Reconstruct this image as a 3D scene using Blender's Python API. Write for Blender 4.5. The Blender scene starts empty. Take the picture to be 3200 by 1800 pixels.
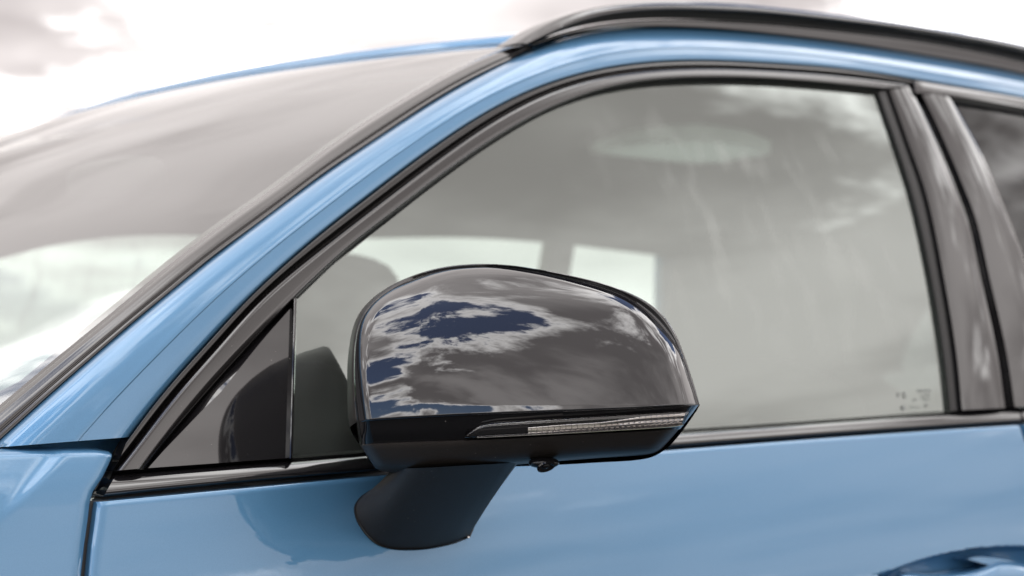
import bpy, math, random
import numpy as np
from mathutils import Vector

random.seed(7)
sc = bpy.context.scene
R = math.radians

# ------------------------------------------------------------------ camera
YAW, PITCH = 41.0, math.degrees(math.atan((1215 - 900) / 6211.0))
LENS = 36.0 * 6211.0 / 3200.0
CAM = np.array([0.0, 0.0, 1.15])
cd = bpy.data.cameras.new("camera")
cam = bpy.data.objects.new("camera", cd)
sc.collection.objects.link(cam)
cam.location = CAM
cam.rotation_euler = (R(90 + PITCH), 0, R(-YAW))
cd.lens = LENS
cd.sensor_width = 36.0
cd.clip_start = 0.05
cd.clip_end = 6000
cd.dof.use_dof = True
cd.dof.focus_distance = 1.42
cd.dof.aperture_fstop = 7.0
sc.camera = cam

# ------------------------------------------------------------------ world: broken cloud over a blue sky
SUN_EL, SUN_AZ = 76.0, 335.0      # azimuth measured from +Y towards +X
w = bpy.data.worlds.new("World")
sc.world = w
w.use_nodes = True
nt = w.node_tree
for n in list(nt.nodes):
    nt.nodes.remove(n)
N = nt.nodes.new
L = nt.links.new


def math_node(op, a, b=None, c=None, clamp=False):
    n = N("ShaderNodeMath")
    n.operation = op
    n.use_clamp = clamp
    for i, v in enumerate((a, b, c)):
        if v is None:
            continue
        if isinstance(v, (int, float)):
            n.inputs[i].default_value = v
        else:
            L(v, n.inputs[i])
    return n.outputs[0]


def smooth(v, lo, hi, a=0.0, b=1.0):
    n = N("ShaderNodeMapRange")
    n.interpolation_type = 'SMOOTHSTEP'
    L(v, n.inputs[0])
    n.inputs[1].default_value = lo
    n.inputs[2].default_value = hi
    n.inputs[3].default_value = a
    n.inputs[4].default_value = b
    return n.outputs[0]


def mixcol(f, a, b):
    n = N("ShaderNodeMix")
    n.data_type = 'RGBA'
    if isinstance(f, float):
        n.inputs[0].default_value = f
    else:
        L(f, n.inputs[0])
    for i, v in ((6, a), (7, b)):
        if isinstance(v, tuple):
            n.inputs[i].default_value = (*v, 1)
        else:
            L(v, n.inputs[i])
    return n.outputs[2]


tc = N("ShaderNodeTexCoord")
sep = N("ShaderNodeSeparateXYZ")
L(tc.outputs["Generated"], sep.inputs[0])
zz = math_node('ADD', math_node('MAXIMUM', sep.outputs[2], 0.0), 0.16)
comb = N("ShaderNodeCombineXYZ")
L(math_node('DIVIDE', sep.outputs[0], zz), comb.inputs[0])
L(math_node('DIVIDE', sep.outputs[1], zz), comb.inputs[1])
CLOUD_OFF = (-1.305, -13.84, 0.0)
LUM_OFF = (9.59, -7.70, 5.0)
mp = N("ShaderNodeMapping")
mp.inputs["Location"].default_value = CLOUD_OFF
L(comb.outputs[0], mp.inputs[0])


def wnoise(scale, detail, rough, dist=0.0):
    n = N("ShaderNodeTexNoise")
    n.inputs["Scale"].default_value = scale
    n.inputs["Detail"].default_value = detail
    n.inputs["Roughness"].default_value = rough
    n.inputs["Distortion"].default_value = dist
    L(mp.outputs[0], n.inputs["Vector"])
    return n.outputs[0]


n_big = wnoise(0.55, 2, 0.5)
n_mid = wnoise(1.9, 10, 0.64, 0.2)
dens = math_node('ADD', math_node('MULTIPLY', n_big, 0.66), math_node('MULTIPLY', n_mid, 0.34))
cover = smooth(dens, 0.400, 0.426)
thick = smooth(dens, 0.410, 0.472)
n_lum = N("ShaderNodeTexNoise")
n_lum.inputs["Scale"].default_value = 0.8
n_lum.inputs["Detail"].default_value = 8
n_lum.inputs["Roughness"].default_value = 0.5
mp2 = N("ShaderNodeMapping")
mp2.inputs["Location"].default_value = LUM_OFF
L(comb.outputs[0], mp2.inputs[0])
L(mp2.outputs[0], n_lum.inputs["Vector"])
n_fine = N("ShaderNodeTexNoise")
n_fine.inputs["Scale"].default_value = 3.4
n_fine.inputs["Detail"].default_value = 6
n_fine.inputs["Distortion"].default_value = 0.3
L(mp2.outputs[0], n_fine.inputs["Vector"])
detail = smooth(math_node('ADD', n_lum.outputs[0], math_node('MULTIPLY', math_node('SUBTRACT', n_fine.outputs[0], 0.5), 0.38)), 0.36, 0.64)
sky = N("ShaderNodeTexSky")
sky.sky_type = 'NISHITA'
sky.sun_disc = False
sky.sun_elevation = R(SUN_EL)
sky.sun_rotation = R(SUN_AZ)
sky.air_density = 1.0
sky.dust_density = 0.1
sky.ozone_density = 3.0
bright = (42.0, 41.0, 40.5)
grey = mixcol(detail, (5.4, 4.88, 4.82), (12.9, 12.05, 11.85))
ccol = mixcol(thick, bright, grey)
# clouds thin out into pale haze towards the horizon
sund = Vector((math.sin(R(SUN_AZ)) * math.cos(R(SUN_EL)), math.cos(R(SUN_AZ)) * math.cos(R(SUN_EL)), math.sin(R(SUN_EL))))
blue = N("ShaderNodeMix")
blue.data_type = 'RGBA'
blue.blend_type = 'MULTIPLY'
blue.inputs[0].default_value = 1.0
L(sky.outputs[0], blue.inputs[6])
blue.inputs[7].default_value = (0.80, 1.0, 1.32, 1)
skyc = mixcol(cover, blue.outputs[2], ccol)
hz = smooth(sep.outputs[2], 0.02, 0.15, 0.85, 0.0)
skyc = mixcol(hz, skyc, (11.7, 11.6, 11.6))
bg = N("ShaderNodeBackground")
bg.inputs[1].default_value = 0.1
L(skyc, bg.inputs[0])
wo = N("ShaderNodeOutputWorld")
L(bg.outputs[0], wo.inputs[0])

sl = bpy.data.lights.new("sun", 'SUN')
sl.energy = 0.5
sl.angle = R(179)
sl.color = (1.0, 0.95, 0.88)
sun = bpy.data.objects.new("sun", sl)
sun.rotation_euler = Vector(sund).to_track_quat('Z', 'Y').to_euler()
sun.location = (0, 0, 20)
sc.collection.objects.link(sun)

sc.view_settings.view_transform = 'Standard'
sc.view_settings.look = 'None'
sc.view_settings.exposure = 0.0
sc.view_settings.gamma = 1.0
sc.view_settings.use_curve_mapping = False
sc.cycles.use_denoising = True
sc.cycles.max_bounces = 12
sc.cycles.transparent_max_bounces = 24
sc.cycles.glossy_bounces = 6
sc.cycles.transmission_bounces = 8

# ------------------------------------------------------------------ materials


def new_mat(name):
    m = bpy.data.materials.new(name)
    m.use_nodes = True
    t = m.node_tree
    return m, t, t.nodes["Principled BSDF"]


def add_bump(t, p, scale, strength, dist=0.001, detail=3.0, coat=False):
    tcn = t.nodes.new("ShaderNodeTexCoord")
    no = t.nodes.new("ShaderNodeTexNoise")
    no.inputs["Scale"].default_value = scale
    no.inputs["Detail"].default_value = detail
    t.links.new(tcn.outputs["Object"], no.inputs["Vector"])
    b = t.nodes.new("ShaderNodeBump")
    b.inputs["Strength"].default_value = strength
    b.inputs["Distance"].default_value = dist
    t.links.new(no.outputs[0], b.inputs["Height"])
    t.links.new(b.outputs[0], p.inputs["Normal"])
    if coat:
        t.links.new(b.outputs[0], p.inputs["Coat Normal"])
    return b


def mk_paint():
    m, t, p = new_mat("blue_metallic_paint")
    tcn = t.nodes.new("ShaderNodeTexCoord")
    no = t.nodes.new("ShaderNodeTexNoise")
    no.inputs["Scale"].default_value = 1800
    no.inputs["Detail"].default_value = 1
    t.links.new(tcn.outputs["Object"], no.inputs["Vector"])
    cr = t.nodes.new("ShaderNodeValToRGB")
    cr.color_ramp.elements[0].position = 0.3
    cr.color_ramp.elements[0].color = (0.099, 0.278, 0.492, 1)
    cr.color_ramp.elements[1].position = 0.75
    cr.color_ramp.elements[1].color = (0.115, 0.308, 0.535, 1)
    t.links.new(no.outputs[0], cr.inputs[0])
    t.links.new(cr.outputs[0], p.inputs["Base Color"])
    p.inputs["Metallic"].default_value = 0.35
    p.inputs["Roughness"].default_value = 0.42
    p.inputs["Coat Weight"].default_value = 1.0
    p.inputs["Coat Roughness"].default_value = 0.02
    p.inputs["Coat IOR"].default_value = 1.65
    b = t.nodes.new("ShaderNodeBump")
    b.inputs["Strength"].default_value = 0.06
    b.inputs["Distance"].default_value = 0.0003
    n2 = t.nodes.new("ShaderNodeTexNoise")
    n2.inputs["Scale"].default_value = 140
    t.links.new(tcn.outputs["Object"], n2.inputs["Vector"])
    t.links.new(n2.outputs[0], b.inputs["Height"])
    t.links.new(b.outputs[0], p.inputs["Coat Normal"])
    return m


def mk_plain(name, col, rough, ior=1.5, metallic=0.0, bump=None):
    m, t, p = new_mat(name)
    p.inputs["Base Color"].default_value = (*col, 1)
    p.inputs["Roughness"].default_value = rough
    p.inputs["IOR"].default_value = ior
    p.inputs["Metallic"].default_value = metallic
    if bump:
        add_bump(t, p, *bump)
    return m


def mk_glass(name, tint, f0, dirt_haze=0.0, coat=(1, 1, 1)):
    m = bpy.data.materials.new(name)
    m.use_nodes = True
    t = m.node_tree
    t.nodes.clear()
    n = t.nodes.new
    l = t.links.new
    g = n("ShaderNodeNewGeometry")
    dp = n("ShaderNodeVectorMath")
    dp.operation = 'DOT_PRODUCT'
    l(g.outputs["Incoming"], dp.inputs[0])
    l(g.outputs["Normal"], dp.inputs[1])
    ab = n("ShaderNodeMath"); ab.operation = 'ABSOLUTE'
    l(dp.outputs["Value"], ab.inputs[0])
    om = n("ShaderNodeMath"); om.operation = 'SUBTRACT'
    om.inputs[0].default_value = 1.0
    l(ab.outputs[0], om.inputs[1])
    pw = n("ShaderNodeMath"); pw.operation = 'POWER'
    l(om.outputs[0], pw.inputs[0])
    pw.inputs[1].default_value = 5.0
    ma = n("ShaderNodeMath"); ma.operation = 'MULTIPLY_ADD'
    l(pw.outputs[0], ma.inputs[0])
    ma.inputs[1].default_value = 1 - f0
    ma.inputs[2].default_value = f0
    tr = n("ShaderNodeBsdfTransparent")
    tr.inputs[0].default_value = (*tint, 1)
    gl = n("ShaderNodeBsdfGlossy")
    gl.inputs["Roughness"].default_value = 0.0
    gl.inputs["Color"].default_value = (*coat, 1)
    mx = n("ShaderNodeMixShader")
    l(ma.outputs[0], mx.inputs[0])
    l(tr.outputs[0], mx.inputs[1])
    l(gl.outputs[0], mx.inputs[2])
    out = n("ShaderNodeOutputMaterial")
    last = mx.outputs[0]
    if dirt_haze:
        # faint dried wipe streaks running down the pane
        tcn = n("ShaderNodeTexCoord")
        mpn = n("ShaderNodeMapping")
        mpn.inputs["Rotation"].default_value = (0, R(-20), 0)
        mpn.inputs["Scale"].default_value = (1.0, 1.0, 0.045)
        l(tcn.outputs["Object"], mpn.inputs[0])
        no = n("ShaderNodeTexNoise")
        no.inputs["Scale"].default_value = 34
        no.inputs["Detail"].default_value = 1.5
        l(mpn.outputs[0], no.inputs["Vector"])
        mr = n("ShaderNodeMapRange")
        mr.interpolation_type = 'SMOOTHSTEP'
        l(no.outputs[0], mr.inputs[0])
        mr.inputs[1].default_value = 0.5
        mr.inputs[2].default_value = 0.78
        mr.inputs[3].default_value = 0.0
        mr.inputs[4].default_value = dirt_haze * 1.7
        # the streaks hang in the upper rear part of the pane only
        sx = n("ShaderNodeSeparateXYZ")
        l(tcn.outputs["Object"], sx.inputs[0])

        def ramp(v, a, b):
            q = n("ShaderNodeMapRange")
            q.interpolation_type = 'SMOOTHSTEP'
            l(v, q.inputs[0])
            q.inputs[1].default_value = a
            q.inputs[2].default_value = b
            return q.outputs[0]

        def mul(a, b):
            q = n("ShaderNodeMath")
            q.operation = 'MULTIPLY'
            l(a, q.inputs[0])
            l(b, q.inputs[1])
            return q.outputs[0]

        mask = mul(mul(ramp(sx.outputs[0], 1.22, 1.42), ramp(sx.outputs[0], 1.76, 1.66)), mul(ramp(sx.outputs[2], 1.45, 1.38), ramp(sx.outputs[2], 1.14, 1.26)))
        base = n("ShaderNodeMath")
        base.operation = 'ADD'
        l(mul(mr.outputs[0], mask), base.inputs[0])
        base.inputs[1].default_value = dirt_haze * 0.35  # even pale haze over the whole pane, lightens it and veils the cabin
        df = n("ShaderNodeBsdfDiffuse")
        df.inputs[0].default_value = (0.75, 0.78, 0.74, 1)
        m2 = n("ShaderNodeMixShader")
        l(base.outputs[0], m2.inputs[0])
        l(last, m2.inputs[1])
        l(df.outputs[0], m2.inputs[2])
        last = m2.outputs[0]
    l(last, out.inputs[0])
    return m


PAINT = mk_paint()
GLOSS = mk_plain("gloss_black_trim", (0.012, 0.0115, 0.013), 0.035, 2.05)
GLOSS2 = mk_plain("semi_gloss_black_trim", (0.014, 0.0125, 0.0125), 0.15, 2.0)
CAPM = mk_plain("gloss_black_mirror_cap", (0.008, 0.008, 0.011), 0.0, 1.95, bump=(45, 0.02, 0.0003, 1.0))
BANDM = mk_plain("gloss_black_plastic", (0.006, 0.006, 0.007), 0.03, 1.5)
SATIN = mk_plain("satin_black_plastic", (0.032, 0.027, 0.024), 0.40, 1.45, bump=(900, 0.22, 0.0006))
RUBBER = mk_plain("black_rubber", (0.010, 0.010, 0.011), 0.38, 1.5)
RUBGLOSS = mk_plain("polished_black_rubber", (0.011, 0.010, 0.010), 0.16, 1.85)
def dusty(m, amount):
    t = m.node_tree
    p = t.nodes["Principled BSDF"]
    tcn = t.nodes.new("ShaderNodeTexCoord")
    vo = t.nodes.new("ShaderNodeTexVoronoi")
    vo.inputs["Scale"].default_value = 160
    t.links.new(tcn.outputs["Object"], vo.inputs["Vector"])
    no = t.nodes.new("ShaderNodeTexNoise")
    no.inputs["Scale"].default_value = 30
    no.inputs["Detail"].default_value = 4
    t.links.new(tcn.outputs["Object"], no.inputs["Vector"])
    a = t.nodes.new("ShaderNodeMapRange")
    t.links.new(vo.outputs["Distance"], a.inputs[0])
    a.inputs[1].default_value = 0.10
    a.inputs[2].default_value = 0.04
    b = t.nodes.new("ShaderNodeMapRange")
    t.links.new(no.outputs[0], b.inputs[0])
    b.inputs[1].default_value = 0.55
    b.inputs[2].default_value = 0.66
    mu = t.nodes.new("ShaderNodeMath")
    mu.operation = 'MULTIPLY'
    t.links.new(a.outputs[0], mu.inputs[0])
    t.links.new(b.outputs[0], mu.inputs[1])
    m2 = t.nodes.new("ShaderNodeMath")
    m2.operation = 'MULTIPLY'
    t.links.new(mu.outputs[0], m2.inputs[0])
    m2.inputs[1].default_value = amount
    mx = t.nodes.new("ShaderNodeMix")
    mx.data_type = 'RGBA'
    mx.inputs[6].default_value = p.inputs["Base Color"].default_value
    mx.inputs[7].default_value = (0.45, 0.42, 0.38, 1)
    t.links.new(m2.outputs[0], mx.inputs[0])
    t.links.new(mx.outputs[2], p.inputs["Base Color"])


for m_ in (SATIN, BANDM, GLOSS, GLOSS2, RUBBER):
    dusty(m_, 0.5)
CHROME = mk_plain("bright_trim", (0.55, 0.53, 0.52), 0.12, 1.5, 1.0)
REFL = mk_plain("indicator_reflector_metal", (0.66, 0.63, 0.60), 0.14, 1.5, 1.0)
MIRROR = mk_plain("mirror_silver", (0.85, 0.87, 0.88), 0.01, 1.5, 1.0)
LENSG = mk_glass("clear_lens", (0.90, 0.90, 0.90), 0.09)
GLASS = mk_glass("green_tinted_glass", (0.72, 0.82, 0.76), 0.33, 0.10, (0.93, 1.0, 0.96))
WGLASS = mk_glass("windshield_glass", (0.82, 0.87, 0.83), 0.24)
DGLASS = mk_glass("privacy_glass", (0.10, 0.11, 0.11), 0.13)
QGLASS = mk_glass("rear_glass", (0.90, 0.94, 0.91), 0.06)
LINER = mk_plain("headliner_fabric", (0.10, 0.10, 0.095), 0.9)
SEATM = mk_plain("seat_leather", (0.010, 0.010, 0.010), 0.6)
DASHM = mk_plain("dashboard_plastic", (0.03, 0.031, 0.032), 0.6, bump=(500, 0.3, 0.001))
PATCHM = bpy.data.materials.new("translucent_patch")  # for the added bright patch under the roof, no real fitting
PATCHM.use_nodes = True
_t = PATCHM.node_tree
_t.nodes.clear()
_tr = _t.nodes.new("ShaderNodeBsdfTranslucent")
_tr.inputs[0].default_value = (0.17, 0.20, 0.18, 1)
_df = _t.nodes.new("ShaderNodeBsdfDiffuse")
_df.inputs[0].default_value = (0.4, 0.43, 0.4, 1)
_mx = _t.nodes.new("ShaderNodeAddShader")
_o = _t.nodes.new("ShaderNodeOutputMaterial")
_t.links.new(_tr.outputs[0], _mx.inputs[0])
_t.links.new(_df.outputs[0], _mx.inputs[1])
_t.links.new(_mx.outputs[0], _o.inputs[0])
PRINT = mk_plain("glass_print", (0.26, 0.28, 0.27), 0.6)
SILVER = mk_plain("worn_paint_chip", (0.7, 0.7, 0.7), 0.3, 1.5, 0.8)

# ------------------------------------------------------------------ tracing helpers
F = 6211.0
sy, cy = math.sin(R(YAW)), math.cos(R(YAW))
sp, cp = math.sin(R(PITCH)), math.cos(R(PITCH))
FWD = np.array([sy * cp, cy * cp, sp])
RGT = np.array([cy, -sy, 0.0])
UPV = np.cross(RGT, FWD)


def ray(px, py):
    px = np.asarray(px, float)[..., None]
    py = np.asarray(py, float)[..., None]
    return FWD + RGT * (px - 1600) / F + UPV * (900 - py) / F


def at_depth(px, py, t):
    return CAM + ray(px, py) * np.asarray(t, float)[..., None]


Y0 = 1.25            # door skin at the belt line
YC = Y0 + 0.77       # car centre plane


def at_plane(px, py, y):
    r = ray(px, py)
    return CAM + r * ((y - CAM[1]) / r[..., 1])[..., None]


_b0, _b1 = at_plane(357, 1474, Y0), at_plane(3183, 1275, Y0)
ZB1 = (_b1[2] - _b0[2]) / (_b1[0] - _b0[0])
ZB0 = _b0[2] - ZB1 * _b0[0]


def zb(x):
    return ZB0 + ZB1 * x


def plan(x):
    f = np.maximum(0, 1.0 - x)
    g = np.maximum(0, x - 1.6)
    return 0.135 * f * f + 0.03 * g * g


def S_glass(x, z):
    h = z - zb(x)
    hp = np.maximum(h, 0)
    return Y0 + plan(x) + 0.28 * h + 0.42 * hp * hp


def door_w(d):
    d = np.asarray(d, float)
    # bulge outwards below the belt: steep little shoulder, then a slow barrel
    sh = 0.42 * 0.0011 * (np.log1p(np.exp(0.0085 / 0.0011)) - np.log1p(np.exp(np.clip(-(d - 0.0085) / 0.0011, -60, 60))))
    sh = np.where(d < -0.02, 0.42 * (-0.02), sh)
    dd = np.clip(d, -0.2, 0.26)
    main = 0.38 * dd - 0.72 * dd * dd
    low = np.maximum(d - 0.26, 0)
    return sh + main - 0.15 * low * low


def S_door(x, z):
    return Y0 + plan(x) * 0.7 - 0.004 - door_w(zb(x) - z)


def S_fender(x, z):
    h = np.maximum(z - zb(x) + 0.02, 0)
    return S_door(x, np.minimum(z, zb(x) - 0.02)) + 0.42 * h + 3.2 * h * h


def S_belt(x, z):
    return Y0 + plan(x) * 0.85 + 0 * z


def cast(px, py, S, d=0.0):
    px = np.asarray(px, float)
    py = np.asarray(py, float)
    px, py, d = np.broadcast_arrays(px, py, np.asarray(d, float))
    r = ray(px, py)
    lo = np.full(px.shape, 0.8)
    hi = np.full(px.shape, 9.0)
    for _ in range(46):
        m = 0.5 * (lo + hi)
        P = CAM + r * m[..., None]
        g = P[..., 1] - S(P[..., 0], P[..., 2]) - d
        lo = np.where(g < 0, m, lo)
        hi = np.where(g < 0, hi, m)
    return CAM + r * (0.5 * (lo + hi))[..., None]


def spline(pts, n=80, smooth_it=6, closed=False, sharp=()):
    """Catmull-Rom through the points, resampled evenly, lightly relaxed."""
    p = np.array(pts, float)
    if len(p) == 2:
        return p[0] + (p[1] - p[0]) * np.linspace(0, 1, n)[:, None]
    if closed:
        q = np.vstack([p[-1], p, p[0], p[1]])
    else:
        q = np.vstack([2 * p[0] - p[1], p, 2 * p[-1] - p[-2]])
    out = []
    m = 24
    for i in range(1, len(q) - 2):
        p0, p1, p2, p3 = q[i - 1], q[i], q[i + 1], q[i + 2]
        t0 = 0.0
        t1 = t0 + max(np.linalg.norm(p1 - p0), 1e-9) ** 0.5
        t2 = t1 + max(np.linalg.norm(p2 - p1), 1e-9) ** 0.5
        t3 = t2 + max(np.linalg.norm(p3 - p2), 1e-9) ** 0.5
        tt = np.linspace(t1, t2, m, endpoint=False)[:, None]
        a1 = (t1 - tt) / (t1 - t0) * p0 + (tt - t0) / (t1 - t0) * p1
        a2 = (t2 - tt) / (t2 - t1) * p1 + (tt - t1) / (t2 - t1) * p2
        a3 = (t3 - tt) / (t3 - t2) * p2 + (tt - t2) / (t3 - t2) * p3
        b1 = (t2 - tt) / (t2 - t0) * a1 + (tt - t0) / (t2 - t0) * a2
        b2 = (t3 - tt) / (t3 - t1) * a2 + (tt - t1) / (t3 - t1) * a3
        out.append((t2 - tt) / (t2 - t1) * b1 + (tt - t1) / (t2 - t1) * b2)
    out = np.vstack(out)
    if not closed:
        out = np.vstack([out, p[-1]])
        dens_ = resample(out, 200)
        for _ in range(smooth_it * 8):
            dens_[1:-1] = 0.5 * dens_[1:-1] + 0.25 * (dens_[:-2] + dens_[2:])
        return resample(dens_, n)
    return resample(np.vstack([out, out[0]]), n + 1)[:-1]


def resample(p, n):
    s = np.concatenate([[0], np.cumsum(np.linalg.norm(np.diff(p, axis=0), axis=1))])
    u = np.linspace(0, s[-1], n)
    return np.stack([np.interp(u, s, p[:, k]) for k in range(p.shape[1])], 1)


# ------------------------------------------------------------------ object helpers
CAR_X = 1.4
car = bpy.data.objects.new("parked_car", None)
sc.collection.objects.link(car)
car.location = (CAR_X, YC, 0)
car["label"] = "metallic blue car with gloss black trim, seen close at its front door and wing mirror"
car["category"] = "car"
BASE = Vector((-CAR_X, -YC, 0))
NEAR = []            # direct parts that are copied to the far side


def obj(name, verts, faces, mat, parent=None, smooth_angle=35, mirrored=False):
    me = bpy.data.meshes.new(name)
    me.from_pydata([tuple(v) for v in verts], [], faces)
    me.validate()
    me.polygons.foreach_set("use_smooth", [True] * len(me.polygons))
    if smooth_angle < 180:
        me.set_sharp_from_angle(angle=R(smooth_angle))
    me.materials.append(mat)
    me.update()
    o = bpy.data.objects.new(name, me)
    sc.collection.objects.link(o)
    if parent is None:
        o.parent = car
        o.location = BASE
    else:
        o.parent = parent
    if mirrored:
        NEAR.append(o)
    return o


def grid_faces(nr, nc, off=0, flip=False, closed_c=False):
    fs = []
    cc = nc if closed_c else nc - 1
    for i in range(nr - 1):
        for j in range(cc):
            a = off + i * nc + j
            b = off + i * nc + (j + 1) % nc
            c = off + (i + 1) * nc + (j + 1) % nc
            d = off + (i + 1) * nc + j
            fs.append((a, d, c, b) if flip else (a, b, c, d))
    return fs


def pchip(x, y, q):
    x = np.asarray(x, float); y = np.asarray(y, float)
    h = np.diff(x); dl = np.diff(y) / h
    m = np.zeros_like(y)
    for i in range(1, len(x) - 1):
        if dl[i - 1] * dl[i] > 0:
            w1, w2 = 2 * h[i] + h[i - 1], h[i] + 2 * h[i - 1]
            m[i] = (w1 + w2) / (w1 / dl[i - 1] + w2 / dl[i])
    m[0], m[-1] = dl[0], dl[-1]
    k = np.clip(np.searchsorted(x, q) - 1, 0, len(h) - 1)
    t = (q - x[k]) / h[k]
    return ((1 + 2 * t) * (1 - t) ** 2 * y[k] + t * (1 - t) ** 2 * h[k] * m[k] + t * t * (3 - 2 * t) * y[k + 1] + t * t * (t - 1) * h[k] * m[k + 1])


def expand(prof):
    t = np.array([p[0] for p in prof])
    d = np.array([p[1] for p in prof])
    return t, d


def strip_points(A, B, prof, S, n, sm=6, dense=None):
    a = spline(A, n, sm)
    b = spline(B, n, sm)
    t, d = expand(prof)
    if dense:
        tt = np.unique(np.concatenate([t, np.linspace(0, 1, dense)]))
        d = pchip(t, d, tt)
        t = tt
    px = a[:, None, 0] * (1 - t) + b[:, None, 0] * t
    py = a[:, None, 1] * (1 - t) + b[:, None, 1] * t
    return cast(px, py, S, d[None, :])


def grid_solid(name, P, mat, depth=0.014, ends=True, parent=None, mirrored=False, angle=35, into=(0, 1, 0), skirt=None):
    """A grid of points P[n, m] with skirts that turn inwards round its border."""
    n, m = P.shape[:2]
    V = P.reshape(-1, 3)
    faces = grid_faces(n, m)
    loop = [i * m for i in range(n)] + [(n - 1) * m + j for j in range(1, m)] + \
           [i * m + m - 1 for i in range(n - 2, -1, -1)] + [j for j in range(m - 2, 0, -1)]
    k = len(V)
    back = V[loop] + np.array(into) * depth
    V = np.vstack([V, back])
    q = len(loop)
    if depth > 0:
        for i in range(q):
            j = (i + 1) % q
            faces.append((loop[j], loop[i], k + i, k + j))
    # orient outwards
    e1 = P[n // 2, min(m // 2 + 1, m - 1)] - P[n // 2, max(m // 2 - 1, 0)]
    e2 = P[min(n // 2 + 1, n - 1), m // 2] - P[max(n // 2 - 1, 0), m // 2]
    nrm = np.cross(e1, e2)
    # face (a,b,c,d): a->b along m, then along n
    if np.dot(nrm, CAM - P[n // 2, m // 2]) < 0:
        faces = [f[::-1] for f in faces]
    o = obj(name, V, faces, mat, parent, angle, mirrored)
    if skirt is not None:
        o.data.materials.append(skirt)
        for i in range((n - 1) * (m - 1), len(o.data.polygons)):
            o.data.polygons[i].material_index = 1
    return o


def strip(name, A, B, prof, S, mat, n=90, depth=0.014, parent=None, mirrored=False, sm=6, dense=None, angle=35):
    return grid_solid(name, strip_points(A, B, prof, S, n, sm, dense), mat, depth, True, parent, mirrored, angle)


def coons(left, top, right, bottom, nu, nv, sm=4):
    """px patch: left and right run bottom->top, top and bottom run left->right."""
    l = spline(left, nv, sm); r = spline(right, nv, sm)
    t = spline(top, nu, sm); b = spline(bottom, nu, sm)
    u = np.linspace(0, 1, nu)[:, None, None]
    v = np.linspace(0, 1, nv)[None, :, None]
    c00, c10, c01, c11 = b[0], b[-1], t[0], t[-1]
    return ((1 - v) * b[:, None, :] + v * t[:, None, :] + (1 - u) * l[None] + u * r[None]
            - ((1 - u) * (1 - v) * c00 + u * (1 - v) * c10 + (1 - u) * v * c01 + u * v * c11))


def copy_far(o, parent, top=True):
    c = o.copy()
    sc.collection.objects.link(c)
    c.parent = parent
    if top:
        c.location = (-CAR_X, YC, 0)
        c.scale = (1, -1, 1)
    for ch in list(o.children):
        copy_far(ch, c, False)
    return c


# ------------------------------------------------------------------ ground
def sheet(name, x0, x1, y0, y1, z, mat, nx=2, ny=2):
    xs = np.linspace(x0, x1, nx); ys = np.linspace(y0, y1, ny)
    V = [(x, y, z) for x in xs for y in ys]
    fs = [(i * ny + j, (i + 1) * ny + j, (i + 1) * ny + j + 1, i * ny + j + 1) for i in range(nx - 1) for j in range(ny - 1)]
    me = bpy.data.meshes.new(name)
    me.from_pydata(V, [], fs)
    me.materials.append(mat)
    o = bpy.data.objects.new(name, me)
    sc.collection.objects.link(o)
    o["kind"] = "structure"
    return o


def mk_ground(name, c1, c2, scale, rough=0.95):
    m, t, p = new_mat(name)
    tcn = t.nodes.new("ShaderNodeTexCoord")
    no = t.nodes.new("ShaderNodeTexNoise")
    no.inputs["Scale"].default_value = scale
    no.inputs["Detail"].default_value = 8
    t.links.new(tcn.outputs["Object"], no.inputs["Vector"])
    cr = t.nodes.new("ShaderNodeValToRGB")
    cr.color_ramp.elements[0].position = 0.35
    cr.color_ramp.elements[0].color = (*c1, 1)
    cr.color_ramp.elements[1].position = 0.7
    cr.color_ramp.elements[1].color = (*c2, 1)
    t.links.new(no.outputs[0], cr.inputs[0])
    t.links.new(cr.outputs[0], p.inputs["Base Color"])
    p.inputs["Roughness"].default_value = rough
    return m


GRASS = mk_ground("grass_field", (0.045, 0.075, 0.018), (0.085, 0.12, 0.03), 0.8)
TARMAC = mk_ground("tarmac", (0.040, 0.040, 0.042), (0.065, 0.064, 0.063), 30)
sheet("ground", -3000, 3000, -3000, 3000, 0.0, GRASS)
sheet("road", -60, 60, -6.5, 4.6, 0.004, TARMAC)

# ------------------------------------------------------------------ traced outlines (photo pixels, cast onto the car's skin)
ML = [(-330, 1556), (-160, 1412), (0, 1277), (124, 1173), (217, 1095), (311, 1020), (400, 946), (555, 817), (664, 733), (757, 662),
      (853, 600), (1000, 487), (1124, 399), (1248, 322), (1388, 240), (1500, 183), (1571, 152), (1640, 131)]
MR = [(-220, 1576), (-100, 1470), (0, 1380), (124, 1266), (217, 1183), (311, 1102), (447, 984), (553, 900), (667, 802), (801, 706),
      (931, 605), (1000, 551), (1186, 430), (1342, 324), (1497, 234), (1621, 178), (1668, 153)]
MR_P = [(-22, 1399)] + MR[3:]
BT = [(1668, 140), (1767, 104), (1823, 94), (1935, 85), (2059, 81), (2183, 85), (2300, 93), (2400, 104), (2648, 133),
      (2897, 174), (3114, 211), (3200, 230), (3500, 300), (3900, 400)]
BB = [(402, 1366), (460, 1285), (512, 1220), (590, 1133), (683, 1033), (773, 930), (866, 846), (1021, 712), (1173, 597), (1248, 537),
      (1373, 446), (1497, 362), (1593, 308), (1686, 266), (1811, 227), (1935, 203), (2090, 189), (2300, 191), (2400, 199), (2648, 214),
      (2835, 245), (3021, 276), (3200, 306), (3500, 372), (3900, 470)]
FO = [(360, 1471), (404, 1421), (453, 1350), (559, 1214), (665, 1099), (804, 938), (928, 834), (1052, 737), (1214, 612), (1373, 492),
      (1500, 402), (1593, 345), (1686, 298), (1811, 253), (1935, 228), (2090, 212), (2300, 211), (2400, 217), (2586, 229), (2700, 243), (2858, 264)]
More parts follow.
